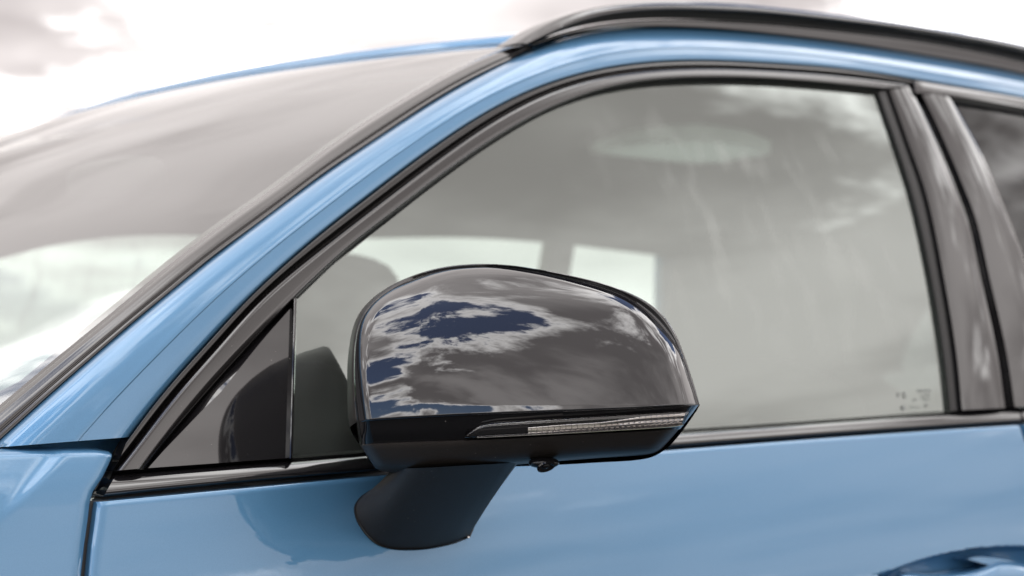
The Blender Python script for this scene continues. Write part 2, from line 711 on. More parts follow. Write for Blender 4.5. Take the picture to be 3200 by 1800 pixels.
FG = [(452, 1463), (491, 1409), (540, 1350), (621, 1251), (714, 1148), (804, 1050), (928, 926), (1083, 777), (1200, 688), (1311, 600), (1407, 528),
      (1497, 464), (1621, 386), (1686, 351), (1811, 298), (1935, 264), (2059, 247), (2300, 242), (2400, 246), (2586, 260), (2748, 277)]
SPL = 5

# --- A pillar and roof side (blue) ---
PA = MR_P[:-1] + [(1690, 142)] + BT[1:]
prof_pillar = [(0, 0.026), (0.03, 0.019), (0.12, 0.0105), (0.30, 0.0035), (0.50, 0.0002), (0.618, -0.0012), (0.632, -0.0006), (0.68, -0.0006), (0.80, -0.0006),
               (0.93, 0.0002), (0.965, 0.0014), (0.985, 0.0036), (1.0, 0.007)]
strip("roof_side_panel", PA, BB, prof_pillar, S_glass, PAINT, n=150, depth=0.03, mirrored=True, sm=8, dense=60)

# --- windshield moulding ---
prof_mould = [(0, 0.046), (0.06, 0.040), (0.30, 0.033), (0.58, 0.0285), (0.63, 0.0285), (0.66, 0.0305), (0.70, 0.0305), (0.74, 0.0275), (0.92, 0.0262), (0.97, 0.028), (1.0, 0.032)]
strip("windshield_moulding", ML, MR, prof_mould, S_glass, GLOSS2, n=120, depth=0.02, mirrored=True, sm=8, dense=30)

# --- dark backing behind the shut lines round the door opening ---
FO_B = [(330, 1500)] + FO[1:]
strip("door_opening_seal", [(385, 1380)] + BB[1:22], [(500, 1463)] + FG[2:] , [(0, 0.022), (1, 0.024)], S_glass, RUBBER, n=100, depth=0.0, mirrored=True)


# ------------------------------------------------------------------ front door
def door_edge_x(pts):
    P = cast([p[0] for p in pts], [p[1] for p in pts], S_door)
    o = np.argsort(P[:, 2])
    z, x = P[o, 2], P[o, 0]
    return lambda q: np.where(q < z[0], x[0] + (q - z[0]) * (x[1] - x[0]) / (z[1] - z[0]) * 0.35, np.interp(q, z, x))


DT = [(312, 1572), (466, 1553), (800, 1521), (1200, 1487), (1700, 1444), (2400, 1383), (2804, 1354), (3195, 1329)]
DT3 = cast([p[0] for p in DT], [p[1] for p in DT], S_door)
dt_fit = np.polyfit(DT3[:, 0], DT3[:, 2], 2)
xl_door = door_edge_x([(312, 1572), (308, 1595), (306, 1614), (293, 1707), (284, 1800)])
xr0 = cast(3196, 1330, S_door)[0]

# recess behind the handle: ellipse in (x, z) whose upper rim is the traced arc
ARC = [(2749, 1800), (2798, 1772), (2845, 1751), (2903, 1733), (2961, 1720), (3043, 1713), (3112, 1719), (3159, 1729), (3200, 1742)]
A3 = cast([p[0] for p in ARC], [p[1] for p in ARC], S_door)
HX = A3[5, 0] + 0.004
HZT = A3[5, 2]
HRZ = 0.055
_dz = (A3[0, 2] - HZT) - 0.02 * (A3[0, 0] - HX)
HRX = abs(A3[0, 0] - HX) / math.sqrt(1 - (1 + _dz / HRZ) ** 2)
HZ = HZT - HRZ


def recess(x, z):
    # rim slopes with the belt line
    q = np.sqrt(((x - HX) / HRX) ** 2 + (((z - HZ) - 0.02 * (x - HX)) / HRZ) ** 2)
    r = (1 - q) * HRZ      # rough distance inside the rim
    e = np.clip(r / 0.0045, 0, 1)
    e = e * e * (3 - 2 * e)
    bowl = np.clip(r / 0.045, 0, 1)
    return e * 0.012 + 0.022 * np.sqrt(1 - (1 - bowl) ** 2)


def panel_grid(xl, xr, ztop, zbot, S, xs_param, zs_param, extra=None):
    u = xs_param[:, None]
    v = zs_param[None, :]
    # iterate so that the left edge follows its curve
    x = np.zeros((len(xs_param), len(zs_param)))
    z = np.zeros_like(x)
    for _ in range(3):
        zt = ztop(x)
        z = zt + (zbot - zt) * v
        a = xl(z)
        b = xr(z)
        x = a + (b - a) * u
    y = S(x, z)
    if extra is not None:
        y = y + extra(x, z)
    return np.stack([x, y, z], -1)


us = np.unique(np.concatenate([np.linspace(0, 1, 90), np.linspace(0.76, 1.0, 330), 1 - np.array([0, 0.001, 0.002, 0.004]), np.array([0, 0.001, 0.002, 0.004, 0.007])]))
vs = np.unique(np.concatenate([np.linspace(0, 0.04, 8), np.linspace(0, 0.13, 50), np.linspace(0.11, 0.27, 150), np.linspace(0.27, 1, 60)]))
def rim_round(x, z):
    return 0.0
Pd = panel_grid(xl_door, lambda z: xr0 + 0.02 * (1.0 - z) + 0 * z, lambda x: np.polyval(dt_fit, x), 0.34, S_door, us, vs, recess)
# soften the leading and top edges of the skin
eu = np.clip(us / 0.006, 0, 1)[:, None]
ev = np.clip(vs / 0.004, 0, 1)[None, :]
er = np.clip((1 - us) / 0.006, 0, 1)[:, None]
Pd[..., 1] += 0.0035 * ((1 - np.sqrt(1 - (1 - eu) ** 2)) + (1 - np.sqrt(1 - (1 - er) ** 2))) + 0.002 * (1 - np.sqrt(1 - (1 - ev) ** 2))
front_door = grid_solid("front_door", Pd, PAINT, 0.035, mirrored=True, angle=60)

# window frame, seals and trims of the front door
strip("outer_seal", [(398, 1374)] + BB[1:21] + [(2850, 250)], FO, [(0, 0.0065), (0.06, 0.0032), (0.2, 0.0022), (0.5, 0.0020), (0.66, 0.0040), (0.80, 0.0100), (0.9, 0.0130), (1, 0.0135)], S_glass,
      RUBGLOSS, n=120, depth=0.01, parent=front_door, sm=8, dense=24)
strip("window_frame", FO, FG, [(0, 0.012), (0.03, 0.0045), (0.10, 0.0016), (0.3, 0.0), (0.7, -0.0002), (0.90, 0.0008), (0.97, 0.002), (1, 0.004)], S_glass, GLOSS2, n=140, depth=0.016,
      parent=front_door, sm=8, dense=24)
GI = [(934, 938), (1090, 790), (1207, 700), (1318, 612), (1413, 541), (1503, 477), (1627, 399), (1692, 364), (1817, 311), (1940, 277), (2064, 259),
      (2300, 255), (2400, 258), (2586, 272), (2740, 289)]
strip("glass_run_seal", FG[6:], GI, [(0, 0.006), (0.5, 0.009), (1, 0.012)], S_glass, RUBBER, n=100, depth=0.006, parent=front_door, sm=8)
RL = [(2741, 288), (2797, 450), (2850, 617), (2903, 850), (2945, 1100), (2966, 1285)]
RR = [(2776, 281), (2835, 450), (2888, 602), (2940, 850), (2981, 1100), (2999, 1282)]
strip("glass_run_seal", RL, RR, [(0, 0.010), (0.1, 0.005), (0.5, 0.004), (0.9, 0.005), (1, 0.007)], S_glass, RUBBER, n=50, depth=0.01, parent=front_door)
PG = [(2850, 268), (2887, 335), (2919, 400), (2984, 549), (3037, 686), (3074, 850), (3130, 1100), (3155, 1274)]
strip("pillar_trim", RR, PG, [(0, 0.006), (0.05, 0.0015), (0.4, 0.0), (0.72, 0.0008), (0.88, 0.003), (0.96, 0.0065), (1, 0.011)], S_glass, GLOSS, n=60, depth=0.016,
      parent=front_door, dense=16)
# corner panel and divider bar
sail_h = spline([(463, 1463), (505, 1407), (552, 1350), (634, 1251), (727, 1148), (815, 1053), (908, 962)], 60, 4)
sb = np.vstack([spline([(466, 1462.5), (905, 1431)], 45), spline([(905, 1431), (913, 1180), (916, 972)], 60)[1:]])
sb = resample(sb, 60)
tt = np.linspace(0, 1, 14)
spx = sail_h[:, None, 0] * (1 - tt) + sb[:, None, 0] * tt
spy = sail_h[:, None, 1] * (1 - tt) + sb[:, None, 1] * tt
dd = np.where(tt < 0.03, 0.004, 0.0)
grid_solid("corner_panel", cast(spx, spy, S_glass, 0.003 + dd[None, :]), GLOSS, 0.012, parent=front_door)
grid_solid("corner_panel_backing", cast(*np.moveaxis(coons([(440, 1475), (920, 1440)], [(440, 1470), (800, 1040), (930, 915)], [(920, 1440), (930, 915)], [(440, 1475), (920, 1440)], 24, 4), -1, 0), S_glass, 0.018),
           RUBBER, 0.0, parent=front_door) if False else None
bkp = np.stack([sail_h, resample(np.array([(452, 1467), (912, 1434), (922, 925)]), 60)], 1)
grid_solid("corner_seal", cast(bkp[..., 0] - 12 * (1 - np.array([0, 1.0]))[None, :], bkp[..., 1], S_glass, 0.016), RUBBER, 0.0, parent=front_door)
strip("divider_bar", [(904, 1433), (911, 1180), (918, 935)], [(915, 1433), (922, 1180), (929, 930)], [(0, 0.008), (0.15, -0.0005), (0.35, -0.001), (0.5, 0.0), (0.8, 0.0), (1, 0.008)], S_glass,
      GLOSS, n=40, depth=0.012, parent=front_door)
# pane
gp = coons([(910, 1440), (925, 925)], [(925, 925)] + [(x, y - 3) for x, y in GI[1:-1]] + [(2750, 280)], [(2975, 1292), (2911, 850), (2858, 617), (2805, 450), (2750, 280)],
           [(910, 1440), (1135, 1420), (2400, 1332), (2975, 1292)], 70, 30)
side_window = grid_solid("side_window", cast(gp[..., 0], gp[..., 1], S_glass, 0.0095), GLASS, 0.0, parent=front_door)
# belt moulding with its seals
BM_T = [(364, 1481), (800, 1446), (1135, 1419), (1700, 1376), (2400, 1328), (2711, 1306), (2965, 1288), (3183, 1275)]
BM_B = [(321, 1556), (466, 1540), (800, 1506), (1200, 1472), (1700, 1432), (2400, 1376), (2804, 1347), (3194, 1321)]
prof_belt = [(0, 0.016), (0.05, 0.008), (0.16, 0.0045), (0.40, 0.0), (0.62, -0.0030), (0.76, -0.0042), (0.86, -0.0040), (0.93, -0.0022), (0.975, 0.001), (1.0, 0.007)]
strip("belt_moulding", BM_T, BM_B, prof_belt, S_belt, GLOSS, n=100, depth=0.016, parent=front_door, dense=22)
strip("belt_seal", [(352, 1472), (559, 1455), (800, 1436), (917, 1430), (1135, 1411), (1700, 1369), (2400, 1323), (2711, 1301), (2965, 1282), (3183, 1270)], BM_T,
      [(0, 0.012), (0.4, 0.007), (1, 0.013)], S_belt, RUBBER, n=80, depth=0.02, parent=front_door)
strip("belt_seal", BM_B, [(x, y + 3) for x, y in DT], [(0, 0.004), (0.3, 0.0035), (0.8, 0.004), (1, 0.012)], S_belt, RUBBER, n=80, depth=0.012, parent=front_door)

# door handle
HT = [(2800, 1806), (2824, 1787), (2900, 1792), (2985, 1786), (3060, 1772), (3086, 1762), (3120, 1748), (3160, 1750), (3200, 1757), (3300, 1790)]
HB = [(2800, 1840), (2824, 1850), (2900, 1868), (2985, 1872), (3060, 1868), (3086, 1866), (3120, 1862), (3160, 1858), (3200, 1852), (3300, 1835)]
strip("door_handle", HT, HB, [(0, 0.016), (0.06, 0.004), (0.2, -0.006), (0.5, -0.010), (0.8, -0.006), (1.0, 0.010)], S_door, PAINT, n=60, depth=0.012, parent=front_door, sm=2, dense=12)
strip("handle_end_cap", [(3018, 1746), (3045, 1736), (3110, 1738), (3200, 1756)], [(3040, 1752), (3086, 1764), (3120, 1768), (3200, 1790)],
      [(0, 0.012), (0.2, 0.006), (1, 0.006)], S_door, PAINT, n=30, depth=0.02, parent=front_door, sm=1)

# small print on the pane
pv, pf = [], []
for (x0, y0, x1, y1) in [(2868, 1218, 2910, 1223), (2822, 1226, 2829, 1233), (2824, 1236, 2832, 1243), (2806, 1226, 2809, 1240), (2856, 1246, 2864, 1252),
                         (2880, 1232, 2908, 1234), (2880, 1240, 2905, 1242), (2882, 1248, 2908, 1250), (2845, 1270, 2875, 1272), (2818, 1268, 2828, 1280), (2890, 1262, 2900, 1270)]:
    k = len(pv)
    pv += list(cast([x0, x1, x1, x0], [y0, y0, y1, y1], S_glass, 0.0088))
    pf.append((k, k + 1, k + 2, k + 3))
obj("glass_marking", pv, pf, PRINT, front_door)

# ------------------------------------------------------------------ rear door, quarter, tail
RG_L = [(2863, 268), (2897, 335), (2928, 400), (2992, 549), (3045, 686), (3082, 850), (3138, 1100), (3163, 1272)]
RW_L = [(2972, 303), (3061, 468), (3135, 640), (3200, 810), (3275, 1050), (3330, 1264)]
rear_dt = lambda x: np.polyval(dt_fit, x)
Pr = panel_grid(lambda z: xr0 + 0.006 + 0.02 * (1.0 - z) + 0 * z, lambda z: 2.95 + 0 * z, rear_dt, 0.34, S_door, np.linspace(0, 1, 60), np.linspace(0, 1, 50))
rear_door = grid_solid("rear_door", Pr, PAINT, 0.035, mirrored=True, angle=60)
strip("pillar_trim", RG_L, RW_L, [(0, 0.008), (0.05, 0.002), (0.5, 0.0), (0.92, 0.001), (1, 0.004)], S_glass, GLOSS, n=50, depth=0.014, parent=rear_door)
strip("window_frame", [(2858, 250), (2925, 261), (3021, 277), (3200, 307), (3500, 373), (3900, 471)], [(2861, 294), (2925, 296), (2972, 303), (3200, 340), (3500, 406), (3900, 500)],
      [(0, 0.004), (0.1, 0.0), (0.9, 0.0), (1, 0.005)], S_glass, GLOSS, n=40, depth=0.014, parent=rear_door)
strip("glass_run_seal", [(2972, 303), (3200, 340), (3500, 406), (3900, 500)], [(2980, 316), (3200, 354), (3500, 420), (3900, 514)], [(0, 0.006), (1, 0.009)], S_glass, RUBBER, n=40,
      depth=0.006, parent=rear_door)
# rear pane laid out in car coordinates (x, height share) so that the far one reads true
rl3 = cast([p[0] for p in RW_L], [p[1] for p in RW_L], S_glass)
ro = np.argsort(rl3[:, 2])
RT3 = cast([2975, 3200, 3500, 3900], [306, 344, 410, 504], S_glass)
rt_fit = np.polyfit(RT3[:, 0], RT3[:, 2], 1)
ZR = lambda x: np.polyval(rt_fit, 1.9) + (x - 1.9) * rt_fit[0] - 0.10 * np.maximum(x - 1.9, 0) ** 2


def side_pane(name, x0, x1, mat, parent, corner=0.0, low=0.0):
    xs = np.linspace(0, 1, 24)[:, None]
    v = np.linspace(0, 1, 18)[None, :]
    x = np.zeros((24, 18)); z = np.zeros((24, 18))
    for _ in range(3):
        zt = ZR(x)
        zl = zb(x) + 0.012 + low
        z = zl + (zt - zl) * v
        a = x0(z); b = x1(z)
        x = a + (b - a) * xs
    P = np.stack([x, S_glass(x, z) + 0.0095, z], -1)
    return grid_solid(name, P, mat, 0.0, parent=parent)


xrl = lambda z: np.interp(z, rl3[ro, 2], rl3[ro, 0])
side_pane("side_window", xrl, lambda z: 2.46 - 0.20 * (z - 1.1), QGLASS, rear_door)
quarter_window_x0 = lambda z: 2.51 - 0.20 * (z - 1.1)
quarter_window_x1 = lambda z: 2.80 - 0.40 * (z - 1.1)
# moulding of the rear door
strip("belt_moulding", [(3190, 1274), (3300, 1266), (3600, 1246), (4000, 1222)], [(3201, 1320), (3300, 1312), (3600, 1291), (4000, 1262)], prof_belt, S_belt, GLOSS, n=30, depth=0.016, parent=rear_door, dense=22)


def upper_panel(name, x0, x1, mat, thick=0.02):
    xs = np.linspace(0, 1, 8)[:, None]
    v = np.linspace(0, 1, 18)[None, :]
    x = np.zeros((8, 18)); z = np.zeros((8, 18))
    for _ in range(3):
        zt = ZR(x) + 0.0
        zl = zb(x)
        z = zl + (zt - zl) * v
        a = x0(z); b = x1(z)
        x = a + (b - a) * xs
    P = np.stack([x, S_glass(x, z), z], -1)
    return grid_solid(name, P, mat, thick, mirrored=True)


upper_panel("rear_pillar", lambda z: 2.455 - 0.20 * (z - 1.1), lambda z: 2.515 - 0.20 * (z - 1.1), GLOSS)
upper_panel("rear_pillar", lambda z: 2.795 - 0.40 * (z - 1.1), lambda z: 3.50 - 0.75 * (z - 1.1), PAINT)
Pq = panel_grid(lambda z: 2.955 + 0 * z, lambda z: 3.55 - 0.1 * z, rear_dt, 0.34, S_door, np.linspace(0, 1, 24), np.linspace(0, 1, 40))
rear_quarter = grid_solid("rear_quarter", Pq, PAINT, 0.035, mirrored=True)
side_pane("quarter_window", quarter_window_x0, quarter_window_x1, QGLASS, rear_quarter)

# rail over the side windows behind the visible stretch
RFc = [(1640, 131), (1700, 116), (1800, 98)] + [(x, y - 8) for x, y in BT[3:]]
RF = spline(RFc, 60, 4)
RF3 = cast(RF[:, 0], RF[:, 1], S_glass, 0.05)
tail = [(RF3[-1][0] + k * 0.16, RF3[-1][1] + 0.004 * k, RF3[-1][2] - 0.012 * k - 0.004 * k * k) for k in range(1, 8)]
RF3 = np.vstack([RF3, np.array(tail)])
RE3 = RF3
xs = np.linspace(2.1, 3.42, 30)
row = []
for x in xs:
    z0 = float(ZR(x))
    sec = []
    yn, zn = float(np.interp(x, RE3[:, 0], RE3[:, 1])), float(np.interp(x, RE3[:, 0], RE3[:, 2]))
    y0_ = float(S_glass(np.array(x), np.array(z0)))
    for t in np.linspace(0, 1, 6):
        sec.append((x, y0_ + (yn - y0_) * t ** 1.3, z0 + (zn - z0) * t))
    row.append(sec)
grid_solid("roof_side_panel", np.array(row), PAINT, 0.02, mirrored=True, into=(0, 1, 0))

# ------------------------------------------------------------------ windshield, roof, hood
W = spline(ML, 70, 8)
W3 = cast(W[:, 0], W[:, 1], S_glass, 0.050)
tv = np.linspace(0, 1, 90)
bulge = 1 - np.abs(2 * tv - 1) ** 2.05


def cross(near, bx, bz):
    far = near * np.array([1, -1, 1]) + np.array([0, 2 * YC, 0])
    return near * (1 - tv[:, None]) + far * tv[:, None] + bulge[:, None] * np.array([-bx, 0, bz])


HEAD_BOW, HEAD_CROWN = 0.06, 0.012
rows = []
for i, p in enumerate(W3):
    s = i / (len(W3) - 1)
    rows.append(cross(p, 0.24 + (HEAD_BOW - 0.24) * s, 0.01 + (HEAD_CROWN - 0.01) * s))
Pw = np.array(rows)
windshield = grid_solid("windshield", Pw, WGLASS, 0.0, angle=180)
# printed black border on the inside of the windshield
fr_o = [(-330, 1556), (-160, 1412), (0, 1277), (124, 1173), (217, 1095), (311, 1020)]
fr_i = [(-330, 1380), (-160, 1300), (0, 1222), (78, 1183), (143, 1141), (217, 1092)]
strip("windshield_border", fr_o, fr_i, [(0, 0.060), (1, 0.085)], S_glass, RUBBER, n=30, depth=0.0, parent=windshield)

# roof
rows = []
for i, p in enumerate(RF3):
    d = p[0] - RF3[0][0]
    rows.append(cross(p, HEAD_BOW * math.exp(-d / 0.5), HEAD_CROWN + 0.03 * (1 - math.exp(-d / 0.6))))
Pro = np.array(rows)
hl = Pw[-1]
grid_solid("roof_header", np.array([hl + np.array(o) for o in ((0.000, 0, 0.0005), (0.0025, 0, 0.0050), (0.006, 0, 0.0085), (0.012, 0, 0.0105), (0.03, 0, 0.0120), (0.06, 0, 0.0122))]), PAINT, 0.0)

# added translucent panel standing in for a bright patch of light in the cabin
lp = coons([(1840, 478), (1842, 474)], [(1842, 474), (1960, 448), (2100, 438), (2250, 440), (2350, 455), (2408, 474)], [(2405, 484), (2408, 474)], [(1840, 478), (2000, 496), (2185, 514), (2300, 504), (2405, 484)], 40, 10, 2)
rr_ = ray(lp[..., 0], lp[..., 1])
LPP = CAM + rr_ * ((1.540 - CAM[2]) / rr_[..., 2])[..., None]
patch_panel = grid_solid("bright_patch_panel", LPP, PATCHM, 0.035, into=(0, 0, 1))
LC = LPP.reshape(-1, 3).mean(0)
_poly = np.vstack([LPP[:, 0], LPP[::-1, -1]])[:, :2]
_poly = LC[:2] + (_poly - LC[:2]) * 0.93


def inside(x, y):
    c = False
    n = len(_poly)
    for i in range(n):
        x1, y1 = _poly[i]
        x2, y2 = _poly[i - 1]
        if (y1 > y) != (y2 > y) and x < (x2 - x1) * (y - y1) / (y2 - y1) + x1:
            c = not c
    return c


def holed(name, P, mat):  # opening that lets daylight down into the added panel
    V = P.reshape(-1, 3)
    fs = []
    for f in grid_faces(*P.shape[:2]):
        c = V[list(f)].mean(0)
        if not inside(c[0], c[1]):
            fs.append(f)
    return obj(name, V, fs, mat)


roof = holed("roof", Pro, PAINT)
Pl = Pro.copy()
Pl[..., 2] -= 0.03
holed("headliner", Pl, LINER)
# trim that hides the top of the far windows from inside
TB = np.array([(0.70, 1.085), (0.95, 1.17), (1.16, 1.27), (1.345, 1.345), (1.5, 1.378), (1.87, 1.392), (2.2, 1.41), (2.55, 1.402), (3.0, 1.37), (3.4, 1.30)])
TB = spline(TB, 60, 2)
rows = []
for x, z in TB:
    ze = float(np.interp(x, W3[:, 0], W3[:, 2])) if x < 1.26 else float(np.interp(x, RF3[:, 0], RF3[:, 2]))
    sec = []
    for t in np.linspace(0, 1, 6):
        zz_ = z + (ze - 0.012 - z) * t
        y = float(S_glass(np.array(x), np.array(zz_))) + 0.05 + 0.012 * math.sin(math.pi * t)
        sec.append((x, 2 * YC - y, zz_))
    rows.append(sec)
grid_solid("interior_roof_trim", np.array(rows), LINER, 0.0)

# near-side hood and fender
FT = [(-500, 1440), (-200, 1416), (0, 1406), (186, 1401), (300, 1400), (350, 1404)]
FR = [(350, 1404), (364, 1414), (365, 1424), (352, 1455), (335, 1490), (304, 1536), (293, 1574), (289, 1614), (276, 1707), (266, 1800)]
FR3 = cast([p[0] for p in FR], [p[1] for p in FR], S_fender)
o_ = np.argsort(FR3[:, 2])
fx = lambda z: np.where(z < FR3[o_[0], 2], FR3[o_[0], 0] - 0.1 * (FR3[o_[0], 2] - z), np.interp(z, FR3[o_, 2], FR3[o_, 0]))
FT3 = cast([p[0] for p in FT], [p[1] for p in FT], S_fender)
ft = lambda x: np.interp(x, FT3[:, 0], FT3[:, 2])
fv = np.unique(np.concatenate([np.linspace(0, 0.02, 10), np.linspace(0, 0.15, 60), np.linspace(0.15, 0.35, 30), np.linspace(0.35, 1, 20)]))
fu = np.unique(np.concatenate([np.linspace(0, 0.7, 30), np.linspace(0.7, 1, 260), 1 - np.array([0, 0.002, 0.004, 0.008, 0.014])]))


def fender_crease(x, z):
    # pressed line running down and forward from the fender's top
    c0 = cast(196, 1407, S_fender); c1 = cast(75, 1543, S_fender)
    k = (c1[0] - c0[0]) / (c1[2] - c0[2])
    s = x - (c0[0] + (z - c0[2]) * k)
    f = np.clip((z - c1[2] + 0.03) / 0.06, 0, 1)
    f = f * f * (3 - 2 * f)
    return 0.006 * f * (1 - 1 / (1 + np.exp(np.clip(-s / 0.002, -60, 60))))


Pf = panel_grid(lambda z: -0.75 + 0 * z, fx, ft, 0.34, S_fender, fu, fv, fender_crease)
er = np.clip((1 - fu) / 0.010, 0, 1)[:, None]
ev = np.clip(fv / 0.008, 0, 1)[None, :]
Pf[..., 1] += 0.006 * (1 - np.sqrt(1 - (1 - er) ** 2)) + 0.012 * (1 - np.sqrt(1 - (1 - ev) ** 2))
fender = grid_solid("fender", Pf, PAINT, 0.03, mirrored=True, angle=60)
# recess panel between pillar foot and fender top
cw = coons([(-120, 1450), (-120, 1330)], [(-120, 1330), (150, 1330), (420, 1330)], [(425, 1460), (420, 1330)], [(-120, 1450), (200, 1450), (425, 1460)], 30, 12)
grid_solid("cowl_side_panel", cast(cw[..., 0], cw[..., 1], S_glass, 0.045), PAINT, 0.0, mirrored=True)
strip("cowl_seal", [(413, 1352), (388, 1392), (352, 1455), (318, 1530)], [(455, 1352), (404, 1421), (362, 1472), (330, 1560)], [(0, 0.014), (0.5, 0.008), (1, 0.016)], S_glass, RUBBER, n=30, depth=0.01, mirrored=True)
strip("shut_line_channel", [(250, 1566), (250, 1900)], [(340, 1562), (340, 1900)], [(0, 0.009), (1, 0.009)], S_door, RUBBER, n=20, depth=0.0, mirrored=True)
# hood
hx = np.linspace(-0.75, 0.05, 24)
rows = []
for x in hx:
    near = np.array([x, float(S_fender(np.array(x), ft(np.array(x)))) + 0.02, float(ft(np.array(x))) - 0.004])
    rows.append(cross(near, 0.06, 0.05))
grid_solid("hood", np.array(rows), PAINT, 0.01)
# cowl under the windshield
cb = Pw[0]
ck = rows[-1]
grid_solid("cowl_cover", np.stack([ck, cb + np.array([0, 0, -0.01])], 0), SATIN, 0.0)

# roof rail
BT3 = cast([p[0] for p in BT], [p[1] for p in BT], S_glass, 0.0)
yr_fit = np.polyfit(BT3[:, 0], BT3[:, 1], 2)
S_rail = lambda x, z: np.polyval(yr_fit, x) + 0.012 + 0 * z
RTop = [(1585, 141), (1600, 130), (1621, 116), (1717, 62), (1795, 34), (1904, 14), (2028, 6), (2183, 7), (2300, 12), (2400, 23), (2648, 53), (2897, 90), (3114, 127), (3200, 146), (3600, 240), (3900, 318)]
RBot = [(1625, 146), (1650, 138), (1690, 120), (1770, 92), (1840, 75), (1930, 63), (2028, 57), (2120, 57), (2300, 66), (2400, 71), (2648, 96), (2897, 127), (3114, 168), (3200, 188), (3600, 282), (3900, 360)]
ra = spline(RTop, 90, 5); rb_full = spline(RBot, 90, 5)
rb = ra + (rb_full - ra) * 0.62
rgk = ra + (rb_full - ra) * 0.60
T3 = cast(ra[:, 0], ra[:, 1], S_rail, 0.012); B3 = cast(rb[:, 0], rb[:, 1], S_rail, 0.012)
rv = []
NS = 20
for a, b in zip(T3, B3):
    c = 0.5 * (a + b)
    hz_ = 0.5 * (a - b)
    for k in range(NS):
        th = 2 * math.pi * k / NS
        cs, sn = math.cos(th), math.sin(th)
        e = 0.45
        u = math.copysign(abs(cs) ** e, cs)
        v = math.copysign(abs(sn) ** e, sn)
        rv.append(c + hz_ * u + np.array([0, 1, 0]) * v * 0.017 + np.array([0, 0.012, 0]) * (u * 0.5))
rfaces = grid_faces(len(T3), NS, 0, False, True) + [tuple(range(NS))[::-1], tuple((len(T3) - 1) * NS + k for k in range(NS))]
rail = obj("roof_rail", rv, rfaces, GLOSS, None, 50, True)
strip("rail_underside_strip", rgk[2:].tolist(), rb_full[2:].tolist(), [(0, 0.010), (1, 0.012)], S_rail, RUBBER, n=90, depth=0.004, parent=rail, sm=0)  # added black strip, puts the rail's dark underside into colour
strip("rail_base", [(1650, 140), (1692, 121), (1730, 108), (1780, 93), (1850, 78), (1935, 66), (2059, 60), (2183, 62), (2300, 68), (2400, 73), (2648, 98), (2897, 129), (3114, 170), (3200, 190), (3900, 362)], BT,
      [(0, 0.0105), (0.2, 0.0100), (0.6, 0.0096), (0.92, 0.0094), (1, 0.014)], S_rail, GLOSS, n=70, depth=0.01, parent=rail, dense=10)

# tailgate
rows = []
for z, x in [(0.34, 3.58), (0.7, 3.62), (1.0, 3.56), (1.1, 3.50), (1.2, 3.40), (1.3, 3.28), (1.42, 3.12), (1.5, 2.95)]:
    near = np.array([x - 0.06, float(S_glass(np.array(x), np.array(max(z, 1.10)))) + 0.0, z])
    rows.append(cross(near, -0.08, 0.0 if z < 1.45 else 0.05))
grid_solid("tailgate", np.array(rows[:4]), PAINT, 0.0)
grid_solid("rear_window", np.array(rows[3:]), DGLASS, 0.0)

# ------------------------------------------------------------------ interior


def rounded_box(name, sx, sy, sz, mat, parent, loc, rot=(0, 0, 0), pw=4.0, n=16, taper=None):
    V, Fs = [], []
    for i in range(n + 1):
        th = math.pi * i / n
        for j in range(2 * n):
            ph = 2 * math.pi * j / (2 * n)
            d = np.array([math.sin(th) * math.cos(ph), math.sin(th) * math.sin(ph), math.cos(th)])
            k = (abs(d[0]) ** pw + abs(d[1]) ** pw + abs(d[2]) ** pw) ** (-1 / pw)
            v = d * k * np.array([sx, sy, sz]) * 0.5
            if taper:
                f = 1 + taper * v[2] / sz
                v[1] *= f
            V.append(v)
    for i in range(n):
        for j in range(2 * n):
            a = i * 2 * n + j; b = i * 2 * n + (j + 1) % (2 * n)
            Fs.append((a, (i + 1) * 2 * n + j, (i + 1) * 2 * n + (j + 1) % (2 * n), b))
    from mathutils import Euler
    M = np.array(Euler(rot).to_matrix())
    V = [M @ v + np.array(loc) for v in V]
    return obj(name, V, Fs, mat, parent, 180)


def seat(x, y):
    b = rounded_box("seat", 0.16, 0.46, 0.66, SEATM, None, (x, y, 0.86), (0, R(16), 0), 5, taper=-0.25)
    rounded_box("cushion", 0.52, 0.52, 0.18, SEATM, b, (x - 0.30, y, 0.54), (0, 0, 0), 5)
    rounded_box("headrest", 0.11, 0.27, 0.19, SEATM, b, (x + 0.12, y, 1.25), (0, R(10), 0), 3.5)
    return b


seat(1.74, Y0 + 0.42)
seat(1.58, 2 * YC - Y0 - 0.42)
seat(2.72, Y0 + 0.42)
seat(2.72, 2 * YC - Y0 - 0.42)
rounded_box("dashboard", 0.62, 1.24, 0.24, DASHM, None, (0.62, YC, 0.93), (0, R(-6), 0), 6)
rounded_box("door_card", 1.2, 0.06, 0.5, DASHM, None, (1.25, Y0 + 0.10, 0.80), (0, 0, 0), 8)
rounded_box("door_card", 1.2, 0.06, 0.5, DASHM, None, (1.25, 2 * YC - Y0 - 0.10, 0.80), (0, 0, 0), 8)
